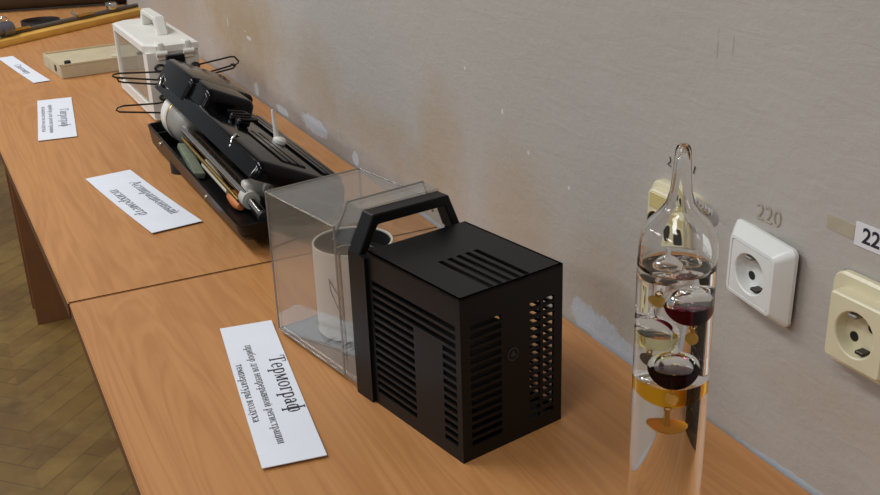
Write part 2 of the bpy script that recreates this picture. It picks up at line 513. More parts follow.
def glyph(ch):
    P = []
    h = XH
    D = lambda x0, y0, x1, y1, w=TK: seg_poly(P, (x0, y0), (x1, y1), w)
    w = .5
    if ch == 'т': st(P, .24, 0, h, 0); hz(P, .03, .45, h - TN / 2); D(.045, h, .045, h - .12, TN); D(.435, h, .435, h - .12, TN); w = .48
    elif ch == 'Т': st(P, .31, 0, .68, 0); hz(P, .03, .59, .66, .04); D(.045, .68, .045, .5, TN); D(.575, .68, .575, .5, TN); w = .60
    elif ch == 'А': D(.05, 0, .32, .68, TN); D(.32, .68, .60, 0); hz(P, .15, .48, .23); hz(P, 0, .16, .02); hz(P, .48, .70, .02); w = .70
    elif ch == 'Г': st(P, .14, 0, .68); hz(P, .1, .55, .66, .04); D(.54, .68, .54, .48, TN); w = .58
    elif ch == 'С': arc(P, .34, .34, .31, .35, 42, 318); D(.58, .66, .58, .46, TN); w = .66
    elif ch == 'г': st(P, .12, 0, h); hz(P, .1, .38, h - TN / 2); D(.37, h, .37, h - .13, TN); w = .41
    elif ch in 'пнил' or ch in 'йц':
        st(P, .11, 0, h, 1, 1)
        st(P, .42, 0, h, 1, 1)
        if ch in 'пц'[:1]: hz(P, .1, .43, h - TN / 2)
        if ch == 'ц': hz(P, .1, .53, TN / 2); D(.53, .03, .53, -.13, TN)
        if ch == 'н': hz(P, .1, .43, h / 2)
        if ch in 'ий': D(.13, .06, .40, h - .06, TN)
        if ch == 'й': arc(P, .265, h + .16, .1, .1, 200, 340, .04, .04, 8)
        if ch == 'л': P[:] = []; st(P, .42, 0, h, 1, 1); hz(P, .14, .43, h - TN / 2); D(.18, h, .10, .06, TN); D(.10, .06, .02, .02, .05); w = .52
        w = .54
    elif ch == 'д': st(P, .40, 0, h, 1, 0); hz(P, .16, .42, h - TN / 2); D(.19, h, .12, .02, TN); hz(P, .02, .52, .018); D(.03, .02, .03, -.12, TN); D(.51, .02, .51, -.12, TN); w = .54
    elif ch in 'мМ': st(P, .09, 0, h, 0, 1, TN); D(.11, h, .30, .03); D(.29, .03, .49, h, TN); st(P, .52, 0, h, 1, 1); w = .64
    elif ch in 'оО': arc(P, .25, h / 2, .225, h / 2 + .01); w = .5
    elif ch == 'с': arc(P, .24, h / 2, .205, h / 2 + .01, 40, 325); w = .45
    elif ch == 'е': arc(P, .24, h / 2, .205, h / 2 + .01, 0, 320); hz(P, .06, .43, h / 2 + .01); w = .46
    elif ch == 'р': st(P, .12, -.22, h, 0); arc(P, .27, h / 2, .205, h / 2 + .01, -150, 150); w = .51
    elif ch == 'а': st(P, .34, 0.02, .34, 0, 0); arc(P, .22, .30, .16, .17, 0, 165); arc(P, .20, .13, .165, .14); D(.34, .04, .44, .02, .05); w = .46
    elif ch == 'б': arc(P, .25, .23, .22, .24); D(.06, .25, .10, .52, .06); D(.10, .52, .42, .68, .06); w = .5
    elif ch == 'я': st(P, .38, 0, h); arc(P, .24, .33, .18, .14, 60, 300); hz(P, .22, .38, h - TN / 2); hz(P, .22, .38, .205); D(.24, .2, .05, .02, .06); w = .5
    elif ch == 'ь': st(P, .11, 0, h); arc(P, .24, .13, .17, .14, -110, 110); hz(P, .1, .22, .255); w = .44
    elif ch == 'ы': st(P, .11, 0, h); arc(P, .24, .13, .16, .14, -110, 110); hz(P, .1, .22, .255); st(P, .54, 0, h); w = .66
    elif ch == 'в': st(P, .11, 0, h); arc(P, .23, .125, .19, .135, -110, 110); arc(P, .22, .345, .165, .12, -110, 110); hz(P, .1, .22, .245); w = .46
    elif ch == 'у': D(.07, h, .25, .05); D(.42, h, .20, -.15, TN); D(.20, -.15, .08, -.19, .05); hz(P, 0, .17, h - TN / 2); hz(P, .34, .5, h - TN / 2); w = .5
    elif ch == 'з': arc(P, .19, .34, .15, .13, -90, 150); arc(P, .19, .12, .18, .135, -150, 90); w = .4
    elif ch == 'х': D(.07, h, .42, 0); D(.42, h, .07, 0, TN); hz(P, 0, .16, TN / 2); hz(P, .33, .5, TN / 2); hz(P, 0, .16, h - TN / 2); hz(P, .33, .5, h - TN / 2); w = .5
    elif ch == 'ж': st(P, .34, 0, h); D(.33, .23, .06, h, .05); D(.33, .23, .03, 0, .06); D(.35, .23, .62, h, .05); D(.35, .23, .65, 0, .06); w = .68
    elif ch == 'ф': st(P, .33, -.22, .70); arc(P, .19, h / 2, .155, h / 2 + .01); arc(P, .47, h / 2, .155, h / 2 + .01); w = .66
    else: w = .28
    return P, w


def text_bm(s, size, length=None, bold=0.0, z=0.0):
    """flat lettering centred on the origin, baseline y=0, in the XY plane; size = em height"""
    polys, x = [], 0
    for ch in s:
        P, w = glyph(ch)
        for q in P: polys.append([(a + x, b) for a, b in q])
        x += w + .02
    kx = (length / x) if length else size
    bm = NB()
    for q in polys:
        vs = [bm.verts.new(((a - x / 2) * kx, b * size, z)) for a, b in q]
        try: f = bm.faces.new(vs)
        except ValueError: continue
    bmesh.ops.recalc_face_normals(bm, faces=bm.faces)
    for f in bm.faces:
        f.normal_update()
        if f.normal.z < 0: f.normal_flip()
    return bm


def font_mesh(name, s, size, mat, parent=None, loc=(0, 0, 0), rot=(0, 0, 0), bold=0.0):
    cu = bpy.data.curves.new(name, 'FONT'); cu.body = s; cu.size = size; cu.offset = bold
    cu.align_x = 'CENTER'; cu.align_y = 'CENTER'; cu.resolution_u = 4
    t = bpy.data.objects.new(name, cu); C.objects.link(t)
    bpy.context.view_layer.update()
    me = bpy.data.meshes.new_from_object(t.evaluated_get(bpy.context.evaluated_depsgraph_get()))
    bpy.data.objects.remove(t)
    me.materials.clear(); me.materials.append(mat); me.name = name
    o = bpy.data.objects.new(name, me); C.objects.link(o)
    o.location = loc; o.rotation_euler = rot
    if parent: o.parent = parent
    return o


# ------------------------------------------------------------------ the two tables
def table(name, label, top_poly, panels, far):
    t = empty(name, (-.3, top_poly[0][1], -.73))
    off = Vector((.3, -top_poly[0][1], .73))
    bm = NB()
    prism(bm, [(p[0], p[1]) for p in top_poly], off + Vector((0, 0, -.024)), (1, 0, 0), (0, 1, 0), (0, 0, .024))
    bmesh.ops.recalc_face_normals(bm, faces=bm.faces)
    es = [e for e in bm.edges if abs(e.verts[0].co.z - .73) < 1e-5 and abs(e.verts[1].co.z - .73) < 1e-5]
    bmesh.ops.bevel(bm, geom=es, offset=.0015, segments=2, affect='EDGES')
    for f in bm.faces:
        if abs(f.normal.z) < .3: f.material_index = 1
    obj('tabletop', bm, [M['wood'], M['edge']], t)
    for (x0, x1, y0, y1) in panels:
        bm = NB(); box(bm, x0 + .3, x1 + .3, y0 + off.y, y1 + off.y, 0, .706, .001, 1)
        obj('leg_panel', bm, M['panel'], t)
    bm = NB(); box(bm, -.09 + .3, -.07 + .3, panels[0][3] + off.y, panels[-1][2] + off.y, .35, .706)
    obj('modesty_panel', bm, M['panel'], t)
    tag(t, label, 'table')
    return t


table('desk', 'beech laminate desk nearest the camera, carrying the black vented instrument', [(-.5795, .05), (-.002, .05), (-.002, 1.4325), (-.5797, 1.4318)],
      [(-.49, -.03, .12, .142), (-.49, -.03, 1.36, 1.382)], False)
table('desk', 'beech laminate desk farther along the wall, carrying the white cabinet', [(-.5815, 1.4355), (-.002, 1.4355), (-.004, 4.5), (-.652, 4.5)],
      [(-.49, -.03, 1.47, 1.492), (-.569, -.03, 3.03, 3.052), (-.571, -.03, 3.155, 3.177), (-.47, -.03, 4.40, 4.422)], True)

# ------------------------------------------------------------------ thermograph with clear cover
TH = empty('thermograph', (-.2736, .8142, 0), .1919)
tag(TH, 'black slotted plastic instrument with handle and clear acrylic cover over a white drum', 'instrument')
W_, H_, YF = .1354, .1857, .163
ROWS = [(.0165 + k * .0094, .0165 + k * .0094 + .0058) for k in range(15)]
hb = NB()
T_ = .0028
fh = []
for a, b in ROWS:
    fh += [(.012, .052, a, b), (.090, .1045, a, b), (.1085, .1235, a, b)]
plate(hb, W_, H_, fh, T_, (0, 0, 0), (1, 0, 0), (0, 0, 1), (0, 1, 0))
lh = []
for k, (a, b) in enumerate(ROWS):
    lh += [(.008, .030, a, b), (.080, YF - .008, a, b)]
    if k >= 12: lh.append((.030, .080, a, b))
plate(hb, YF - T_, H_, [(u0 - T_, u1 - T_, a, b) for u0, u1, a, b in lh], T_, (0, T_, 0), (0, 1, 0), (0, 0, 1), (1, 0, 0))
rh = []
for k, (a, b) in enumerate(ROWS): rh += [(.006, .072, a, b), (.080, YF - .008, a, b)]
plate(hb, YF - T_, H_, [(u0 - T_, u1 - T_, a, b) for u0, u1, a, b in rh], T_, (W_ - T_, T_, 0), (0, 1, 0), (0, 0, 1), (1, 0, 0))
th_ = [(.040 + k * .0118, .040 + k * .0118 + .0062, -.001, .088) for k in range(5)]
plate(hb, W_, YF, [(u0, u1, .0035, v1) for u0, u1, v0, v1 in th_], T_, (0, 0, H_ - T_), (1, 0, 0), (0, 1, 0), (0, 0, 1))
box(hb, T_, W_ - T_, T_, YF, .001, .008)
obj('housing', hb, M['black'], TH)
bm = NB()
for u0, u1, v0, v1 in th_: box(bm, u0 - .001, u1 + .001, .004, .09, H_ - .012, H_ - .011)
box(bm, .030, .085, .020, .13, .012, .018); box(bm, .058, .061, .006, YF - .004, .0085, .140); box(bm, T_, W_ - T_, YF - .004, YF - .001, .0085, H_ - .004); box(bm, .061, .084, .010, .013, .0085, .165)
obj('chassis_baffles', bm, M['black_in'], TH)  # chassis base plus added black baffles that stop light showing through the slots
bm = NB()
tube(bm, [(.067 + .0068 * math.cos(2 * PI * k / 24), -.0004, .104 + .0068 * math.sin(2 * PI * k / 24)) for k in range(24)], .0007, 6, True)
prism(bm, [(.067 + .0045 * math.cos(2 * PI * k / 3 + PI / 2), .104 + .0045 * math.sin(2 * PI * k / 3 + PI / 2)) for k in range(3)], (0, -.0008, 0), (1, 0, 0), (0, 0, 1), (0, .001, 0))
obj('emblem', bm, M['emblem'], TH)
# frame with the carrying handle
outer = [(-.004, 0), (W_ + .004, 0), (W_ + .004, .178), (.128, .2125), (.024, .2125), (-.004, .178)]
inner = [(.010, .010), (W_ - .010, .010), (W_ - .010, .176), (W_ - .010, .1760), (.010, .176), (.010, .1760)]


def frame_bm(outer, inner, y0, y1):
    bm = NB()
    a = [[bm.verts.new((p[0], y, p[1])) for p in poly] for y in (y0, y1) for poly in (outer, inner)]
    n = len(outer)
    for k in range(n):
        q = (k + 1) % n
        bm.faces.new((a[0][k], a[0][q], a[1][q], a[1][k])); bm.faces.new((a[2][q], a[2][k], a[3][k], a[3][q]))
        bm.faces.new((a[0][q], a[0][k], a[2][k], a[2][q])); bm.faces.new((a[1][k], a[1][q], a[3][q], a[3][k]))
    return bm


inner = [(.006, .008), (W_ - .006, .008), (W_ - .0055, .177), (.1225, .2030), (.0295, .2030), (.0055, .177)]
bm = NB()
prism(bm, [(-.004, 0), (W_ + .004, 0), (W_ + .004, .178), (W_ - .006, .178), (W_ - .006, .009), (.006, .009), (.006, .178), (-.004, .178)], (0, YF - .001, 0), (1, 0, 0), (0, 0, 1), (0, .0325, 0))
obj('frame', bm, M['black'], TH)
bm = NB()
prism(bm, [(-.004, .1745), (.0190, .2190), (.1220, .2175), (W_ + .004, .1745), (W_ - .008, .1745), (.1165, .2055), (.0255, .2065), (.008, .1745)], (0, .1745, 0), (1, 0, 0), (0, 0, 1), (0, .0215, 0))
bmesh.ops.recalc_face_normals(bm, faces=bm.faces)
bmesh.ops.bevel(bm, geom=list(bm.edges), offset=.0012, segments=1, affect='EDGES')
obj('carrying_handle', bm, M['black'], TH)
# clear cover: five thin walls plus the raised hump beside the handle
CX0, CX1, CY0, CY1, CZ0, CZ1, CT = -.001, W_ + .001, .195, .386, .008, .1955, .0024
bm = NB()
prof = [(CX0, CZ0), (CX1, CZ0), (CX1, CZ1), (CX0, CZ1)]
box(bm, CX0, CX0 + CT, .226, CY1, CZ0, CZ1); box(bm, CX1 - CT, CX1, .226, CY1, CZ0, CZ1)
box(bm, CX0 + CT, CX1 - CT, CY1 - CT, CY1, CZ0, CZ1); box(bm, CX0 + CT, CX1 - CT, .226, CY1 - CT, CZ1 - CT, CZ1)
obj('clear_cover', bm, M['acrylic'], TH)
ho = [(-.003, CZ0), (W_ + .003, CZ0), (W_ + .003, .180), (.123, .2205), (.019, .2205), (-.003, .180)]
hi = [(-.003 + CT, CZ0 + CT), (W_ + .003 - CT, CZ0 + CT), (W_ + .003 - CT, .179), (.1222, .2205 - CT), (.0198, .2205 - CT), (-.003 + CT, .179)]
bm = frame_bm(ho, hi, .1955, .226)
prism(bm, [(-.001, CZ1), (W_ + .001, CZ1), (.130, .217), (.022, .217), (-.0005, .1956)][0:2] + [(W_ - .004, .1965), (.123, .2205), (.019, .2205), (.003, .1965)], (0, .2236, 0), (1, 0, 0), (0, 0, 1), (0, .0024, 0))
obj('cover_hump', bm, M['acrylic'], TH)
ER = .0013
for (p0, p1) in (((CX0, CY1, CZ0), (CX0, CY1, CZ1)), ((CX1, CY1, CZ0), (CX1, CY1, CZ1)), ((CX0, .226, CZ1), (CX0, CY1, CZ1)), ((CX1, .226, CZ1), (CX1, CY1, CZ1)), ((CX0, CY1, CZ1), (CX1, CY1, CZ1)),
                 ((CX0, .226, CZ0), (CX0, CY1, CZ0)), ((CX1, .226, CZ0), (CX1, CY1, CZ0)), ((CX0, CY1, CZ0), (CX1, CY1, CZ0)), ((CX0, .226, CZ0), (CX0, .226, CZ1)), ((.019, .226, .2205), (.123, .226, .2205)),
                 ((.019, .226, .2205), (-.003, .226, .180)), ((.123, .226, .2205), (CX1, .226, .180))):
    bm = NB(); cyl(bm, p0, p1, ER, n=8)
    obj('cover_edge', bm, M['acrylic_edge'], TH, .8)  # added rods, tinted to imitate the denser look of edge-on acrylic
bm = NB(); box(bm, .003, W_ - .003, .196, CY1 - .004, .0035, .0105, .001, 1)
obj('base_plate', bm, M['alu_lt'], TH)
DC = (.078, .319)
bm = NB()
ro, ri, hz0, hz1 = .0505, .0480, .014, .130
lathe(bm, [(0, hz0), (ro, hz0), (ro, hz1), (ri, hz1), (ri, hz1 - .02), (0, hz1 - .02)], 56, (DC[0], DC[1], 0))
drum = obj('recording_drum', bm, M['drum'], TH, .6)
bm = NB(); lathe(bm, [(0, hz1 - .0195), (ri - .0008, hz1 - .0195), (ri - .0008, hz1 - .0015)], 48, (DC[0], DC[1], 0))
obj('drum_inside', bm, M['black_in'], drum, .6)  # black inner surface of the open drum top
bm = NB(); tube(bm, [(DC[0] + .030 * math.cos(2 * PI * k / 30), DC[1] + .030 * math.sin(2 * PI * k / 30), hz1 - .017) for k in range(30)], .0013, 6, True)
cyl(bm, (DC[0], DC[1], hz1 - .02), (DC[0], DC[1], hz1 - .006), .004, n=16)
obj('clock_spindle', bm, M['chrome'], drum, .6)
bm = NB(); tube(bm, [(.020, .255, .010), (.020, .255, .150)], .0018, 10)
tube(bm, [(.004, .235, .012), (.004, .235, .16)], .0012, 8)
obj('pen_post', bm, M['nickel'], TH, .6)
bm = NB()
tube(bm, [(.0385, .333, .100), (.030, .300, .096), (.020, .255, .086)], .0008, 8)
tube(bm, [(.030, .300, .096), (.022, .285, .090), (.012, .240, .066)], .0007, 8)
obj('pen_arm', bm, M['wire'], TH, .6)
bm = NB(); box(bm, .07, .10, .2, .225, .012, .09, .002, 2); cyl(bm, (.085, .225, .05), (.085, .24, .05), .012)
obj('sensor_block', bm, M['black_in'], TH, .6)

# ------------------------------------------------------------------ white hygrograph cabinet (seen from its hinged end)
WB = empty('hygrograph', (-.268, 2.345, 0), math.radians(1.0))
tag(WB, 'white enamelled cabinet with top handle and glazed side, behind the black case', 'instrument')
w, l, h = .115, .38, .174
bm = NB()
box(bm, 0, w, 0, l, .004, .012, .002, 1)
for (x, y) in ((0, 0), (w - .012, 0), (0, l - .014), (w - .012, l - .014)): box(bm, x, x + .012, y, y + .014, .012, h - .018)
box(bm, .012, w - .012, 0, .004, .012, h - .018); box(bm, .012, w - .012, l - .004, l, .012, h - .018)
box(bm, w - .004, w, .014, l - .014, .012, h - .018)
box(bm, 0, .012, .014, .040, .012, h - .018); box(bm, 0, .012, .04, l - .014, .012, .03)
obj('body', bm, M['white'], WB, .5)
bm = NB()
ch = .022
poly = [(ch, -.003), (w + .002, -.003), (w + .002, l + .003), (ch, l + .003), (-.003, l + .003 - ch), (-.003, ch)]
loft(bm, [(poly, 0), (poly, .014), ([(a + (.006 if a < .07 else -.006), b + (.008 if b < .2 else -.008)) for a, b in poly], .018)], (0, 0, h - .018), (1, 0, 0), (0, 1, 0), (0, 0, 1))
lid = obj('lid', bm, M['white'], WB)
bm = NB()
prism(bm, [(.105, 0), (.135, 0), (.150, .028), (.26, .028), (.272, 0), (.302, 0), (.278, .041), (.128, .041)], (w * .5 - .004, 0, h - .002), (0, 1, 0), (0, 0, 1), (.024, 0, 0))
bmesh.ops.recalc_face_normals(bm, faces=bm.faces)
bmesh.ops.bevel(bm, geom=list(bm.edges), offset=.003, segments=2, affect='EDGES')
obj('handle', bm, M['white'], WB, .5)
for x in (.032, .092):
    bm = NB()
    box(bm, x - .006, x + .006, -.006, .03, h - .016, h + .003, .002, 2)
    cyl(bm, (x - .012, -.007, h - .020), (x + .012, -.007, h - .020), .006, n=16)
    box(bm, x - .010, x + .010, -.006, .0, h - .034, h - .018, .001, 1)
    obj('hinge', bm, M['white'], WB, .6)
bm = NB(); box(bm, .004, .0065, .036, l - .012, .026, h - .02)
obj('glass_pane', bm, M['glassdoor'], WB)
bm = NB(); lathe(bm, [(0, .016), (.042, .016), (.042, .12), (0, .12)], 40, (.068, .25, 0)); obj('recording_drum', bm, M['drum'], WB, .6)
bm = NB()
box(bm, .044, .082, -.006, .0, .098, .150, .003, 2)
obj('vent_cover', bm, M['black'], WB, .6)
# (black ring grommets on the end wall)
for (cx, cz, a, b) in ((.026, .122, .011, .007), (.104, .118, .009, .006), (.024, .056, .007, .005)):
    bm = NB()
    tube(bm, [(cx + a * math.cos(2 * PI * k / 20), -.002, cz + b * math.sin(2 * PI * k / 20)) for k in range(20)], .0028, 6, True)
    obj('grommet_ring', bm, M['wire'], WB, .6)

# ------------------------------------------------------------------ wire stand behind the case
WS = empty('wire_stand', (-.225, 2.262, 0))
tag(WS, 'black wire stand with long hairpin loops reaching out both sides of the black case', 'stand')
o0 = Vector((-.225, 2.262, 0))


def L3(x, z, y=2.262): return Vector((x, y, z)) - o0


bm = NB(); box(bm, -.018, .022, -.008, .008, .0, .165, .002, 1); box(bm, -.06, .06, -.04, .05, 0, .006, .002, 1)
obj('upright', bm, M['black'], WS, .6)
loops = [
    [L3(-.205, .132), L3(-.266, .132), L3(-.345, .139), L3(-.356, .138), L3(-.358, .135), L3(-.352, .131), L3(-.267, .115), L3(-.205, .110)],
    [L3(-.205, .110), L3(-.272, .106), L3(-.338, .119), L3(-.347, .122), L3(-.349, .128), L3(-.343, .130), L3(-.338, .126)],
    [L3(-.205, .070), L3(-.273, .064), L3(-.345, .069), L3(-.357, .067), L3(-.361, .062), L3(-.355, .057), L3(-.270, .043), L3(-.205, .038)],
    [L3(-.225, .135), L3(-.181, .136), L3(-.103, .145), L3(-.094, .144), L3(-.086, .133), L3(-.087, .130), L3(-.098, .124), L3(-.104, .129)],
    [L3(-.225, .108), L3(-.146, .113), L3(-.100, .119), L3(-.094, .124), L3(-.097, .129), L3(-.105, .125), L3(-.15, .118), L3(-.225, .112)]]
for lp in loops:
    bm = NB(); tube(bm, lp, .0020, 8); obj('wire_loop', bm, M['wire'], WS, .8)

# ------------------------------------------------------------------ psychrometer carrying case
PC = empty('instrument_case', (-.235, 1.80, 0))
tag(PC, 'open glossy black bakelite case with humped lid, holding a metal instrument', 'case')
o1 = Vector((-.235, 1.80, 0))


def P3(x, y, z): return Vector((x, y, z)) - o1


TX0, TX1, TY0, TY1 = -.322, -.146, 1.462, 2.147
bm = NB()
w, l = TX1 - TX0, TY1 - TY0
loft(bm, [(rrect(w - .022, l - .03, .016), .012), (rrect(w - .008, l - .010, .018), .024), (rrect(w, l, .018), .054), (rrect(w - .010, l - .010, .013), .054), (rrect(w - .014, l - .014, .013), .020)],
     P3((TX0 + TX1) / 2, (TY0 + TY1) / 2, 0), (1, 0, 0), (0, 1, 0), (0, 0, 1))
box(bm, TX0 + .006 + .235, TX1 - .006 + .235, 2.09 - 1.8, 2.094 - 1.8, .018, .046)
for v in bm.verts:
    if v.co.z < .04: v.co.z += .020 * max(0, 1 - (v.co.y + 1.80 - TY0) / (TY1 - TY0)) - .008 * (1 if v.co.z < .03 else 0)
tray = obj('tray', bm, M['bakelite'], PC, .5)
for (x, y) in ((-.265, 1.60), (-.190, 1.60), (-.300, 1.955), (-.180, 1.955)):
    bm = NB(); cyl(bm, P3(x, y, 0), P3(x, y, .022), .020, .020, 20); obj('foot', bm, M['rubber'], PC, .6)
for y in (1.66, 2.02):
    bm = NB(); lathe(bm, [(0, .004), (.003, .003), (.004, 0)], 10, P3(TX0 + .001, y, .042), (-1, 0, 0)); obj('stud', bm, M['nickel'], PC, .6)
# lid in its own tilted frame: origin at left edge, U across to the wall side, N outwards
TL = math.radians(25)
Ul, Nl = Vector((math.cos(TL), 0, -math.sin(TL))), Vector((math.sin(TL), 0, math.cos(TL)))
LO = P3(-.297, 0, .128)
LW = .163


def lidloft(bm, secs):
    """secs: (y, [(u, n)...])"""
    rs = [[bm.verts.new(Vector((0, y - 1.8 - LO.y, 0)) * 0 + LO + Ul * u + Nl * n + Vector((0, y - 1.8 - LO.y, 0))) for u, n in sec] for y, sec in secs]
    n = len(rs[0])
    for a, b in zip(rs, rs[1:]):
        for k in range(n): bm.faces.new((a[k], a[(k + 1) % n], b[(k + 1) % n], b[k]))
    bm.faces.new(rs[0][::-1]); bm.faces.new(rs[-1])


LO = Vector((LO.x, 0, LO.z))


def sec(u0, u1, n0, n1, r, dr=.006, m=5):
    P = [(u0, n0), (u1, n0)]
    for k in range(m + 1):
        a = PI / 2 * k / m
        P.append((u1 - dr - r + r * math.cos(a), n1 - r + r * math.sin(a)))
    for k in range(m + 1):
        a = PI / 2 + PI / 2 * k / m
        P.append((u0 + dr + r + r * math.cos(a), n1 - r + r * math.sin(a)))
    return P


def hump(bm, u0, u1, n0, n1, y0, y1, r=.012, re=.012, m=5):
    S_ = []
    for k in range(m + 1):
        a = PI / 2 * k / m
        d = re * (1 - math.sin(a)); e = re * (1 - math.cos(a))
        S_.append((y0 + e, sec(u0 + d * .6, u1 - d * .6, n0, n1 - d, r)))
    T2 = [(y1 - (y - y0), s) for y, s in S_[::-1]]
    lidloft(bm, S_ + T2)


bm = NB()
hump(bm, 0, LW, 0, .030, 1.455, 2.150, .012, .014)
lid_base = bm
hump(bm, .002, LW - .020, .018, .066, 1.935, 2.150, .012, .010)
hump(bm, .011, .118, .018, .0655, 1.845, 2.10, .014, .014)
for u in (.124, .136, .148):
    hump(bm, u, u + .007, .020, .0335, 1.49, 1.93, .002, .004, 3)
for u in (.060, .074, .088):
    hump(bm, u, u + .006, .020, .0328, 1.50, 1.72, .002, .004, 3)
LID = obj('lid', bm, M['gloss'], PC, .7)


def lp(u, n, y): return LO + Ul * u + Nl * n + Vector((0, y - 1.8, 0))


for y in (1.80, 1.755):
    bm = NB()
    box(bm, .0, .022, -.012, .012, 0, .012, .004, 2)
    tube(bm, [(.0, -.014, .010), (.030, -.014, .016), (.034, 0, .016), (.030, .014, .016), (0, .014, .010)], .003, 8)
    b = obj('buckle', bm, M['gloss'], LID, .7)
    b.location = lp(.055, .030, y); b.rotation_euler = (0, TL, .2)
for (y, u, s) in ((1.615, .012, 1.0), (2.11, .004, .9)):
    bm = NB()
    tube(bm, [lp(u + .010, .030, y + .012), lp(u + .002, .033, y + .006), lp(u - .004, .024, y - .002), lp(u - .004, .016, y - .008)], .0022, 8)
    bmesh.ops.create_uvsphere(bm, u_segments=10, v_segments=6, radius=.0042, matrix=Matrix.Translation(lp(u - .004, .014, y - .009)))
    obj('latch_hook', bm, M['chrome'], LID, .8)

# aspirated psychrometer lying in the tray
PS = empty('psychrometer', (-.235, 1.80, 0))
tag(PS, 'silver psychrometer with white fan head and twin tubes lying in the black case', 'instrument')
HX, HZ = -.246, .070
bm = NB(); lathe(bm, [(0, 0), (.049, 0), (.0515, .003), (.0515, .036), (.048, .0365), (0, .0365)], 48, P3(HX, 2.075, HZ), (0, 1, 0)); obj('fan_head', bm, M['white'], PS, .6)
bm = NB(); lathe(bm, [(0, 0), (.046, 0), (.046, .008), (0, .008)], 48, P3(HX, 2.067, HZ), (0, 1, 0)); obj('groove_band', bm, M['rubber'], PS, .6)
bm = NB(); lathe(bm, [(.049, 0), (.0502, .0015), (.049, .003), (.046, .003), (.046, 0), (.049, 0)], 48, P3(HX, 2.064, HZ), (0, 1, 0)); obj('brass_rim', bm, M['brass'], PS, .6)
bm = NB(); lathe(bm, [(0, .088), (.020, .086), (.036, .080), (.044, .070), (.048, .055), (.049, .0), (0, 0)], 48, P3(HX, 2.064, HZ), (0, -1, 0)); obj('fan_housing', bm, M['alu'], PS, .7)
for (dx, dz, y0, y1, r, mt, nm) in ((-.032, .004, 1.55, 1.985, .0085, 'chrome', 'thermometer_tube'), (.010, .010, 1.53, 1.975, .0085, 'nickel', 'thermometer_tube'), (-.014, -.012, 1.56, 1.98, .010, 'steel', 'air_duct'), (-.010, .028, 1.56, 1.98, .0035, 'brass', 'guide_rail'), (-.041, -.010, 1.58, 1.97, .0035, 'brass', 'guide_rail')):
    bm = NB(); cyl(bm, P3(HX + dx, y0, HZ + dz - .006), P3(HX + dx, y1, HZ + dz), r, n=20); obj(nm, bm, M[mt], PS, .6)
bm = NB()
box(bm, .0, .056, -.014, .014, -.012, .020, .006, 3, Matrix.Translation(P3(HX - .034, 1.575, HZ - .004)))
cyl(bm, P3(HX - .030, 1.545, HZ - .008), P3(HX - .030, 1.570, HZ - .008), .0145, n=24)
cyl(bm, P3(HX + .006, 1.55, HZ + .002), P3(HX + .006, 1.570, HZ + .002), .0125, n=24)
obj('tube_clamp', bm, M['clampgrey'], PS, .6)
bm = NB(); cyl(bm, P3(HX - .030, 1.485, HZ - .014), P3(HX - .030, 1.546, HZ - .008), .0085, n=20); tp = obj('bulb_guard', bm, M['chrome'], PS, .6)
bm = NB(); cyl(bm, P3(HX - .030, 1.476, HZ - .0146), P3(HX - .030, 1.4855, HZ - .014), .0095, n=20); obj('guard_cap', bm, M['rubber'], tp, .6)

# small things in the tray
bm = NB(); box(bm, -.011, .011, -.085, .085, 0, .012, .003, 2)
o = obj('strip_packet', bm, M['greytape'], None, .5); o.location = (-.292, 1.90, .030); o.rotation_euler = (math.radians(4), .2, -.05)
tag(o, 'dull green strip lying in the case tray along its front rim', 'strip')
bm = NB(); cyl(bm, (0, -.075, 0), (0, .10, 0), .0045, .009, 16)
o = obj('wick_tube', bm, M['cloth'], None, .6); o.location = (-.283, 1.725, .047); o.rotation_euler = (0, 0, -.04)
tag(o, 'pale tapered tube lying in the black case beside the orange rubber piece', 'tube')
bm = NB(); lathe(bm, [(0, -.046), (.006, -.044), (.010, -.032), (.0112, -.01), (.010, .02), (.006, .035), (.005, .05), (0, .05)], 24, (0, 0, 0), (0, 1, 0))
o = obj('rubber_bulb', bm, M['orange'], None, .8); o.location = (-.280, 1.635, .038); o.rotation_euler = (0, 0, -.05)
tag(o, 'orange rubber bulb in the near end of the black case tray', 'rubber bulb')
# white nozzle standing on the lid
NZ = empty('nozzle', lp(.110, .0305, 1.675) + o1)
tag(NZ, 'white plastic nozzle with upright spike standing on the black case lid', 'nozzle')
bm = NB(); lathe(bm, [(0, 0), (.011, 0), (.012, .006), (.008, .011), (0, .012)], 24); obj('base', bm, M['white'], NZ, .7, rot=(0, TL, 0))
bm = NB(); cyl(bm, (-.002, .002, .008), (-.004, .006, .058), .0048, .0024, 14); obj('spike', bm, M['white'], NZ, .7)


# ------------------------------------------------------------------ name cards
def card(name, cx, cy, ang, L, Wd, label, lines, lift=.0, curl=.0):
    t = empty(name, (cx, cy, .0006), math.radians(ang))
    bm = NB()
    n = 12
    top = [[], []]
    for s in (0, 1):
        for k in range(n + 1):
            x = -L / 2 + L * k / n
            z = curl * (2 * k / n - 1) ** 2 + .0002
            row = [bm.verts.new((x, y, z + .0009 * s)) for y in (-Wd / 2, Wd / 2)]
            top[s].append(row)
    for k in range(n):
        a, b = top[1][k], top[1][k + 1]; bm.faces.new((a[0], b[0], b[1], a[1]))
        a, b = top[0][k], top[0][k + 1]; bm.faces.new((a[1], b[1], b[0], a[0]))
        for e in (0, 1): bm.faces.new((top[0][k][e], top[0][k + 1][e], top[1][k + 1][e], top[1][k][e]))
    for k in (0, n): bm.faces.new((top[0][k][0], top[0][k][1], top[1][k][1], top[1][k][0]))
    tag(t, label, 'name card', 'name cards along the tables')
    obj('card', bm, M['paper'], t)
    for (s, x, y, length, size, mat) in lines:
        tb = text_bm(s, size, length)
        for v in tb.verts:
            v.co.x += x; v.co.y += y
            v.co.z = curl * (2 * v.co.x / L) ** 2 + .0002 + .0009 + .0003
        obj('lettering', tb, M[mat], t, 'raw')
    return t


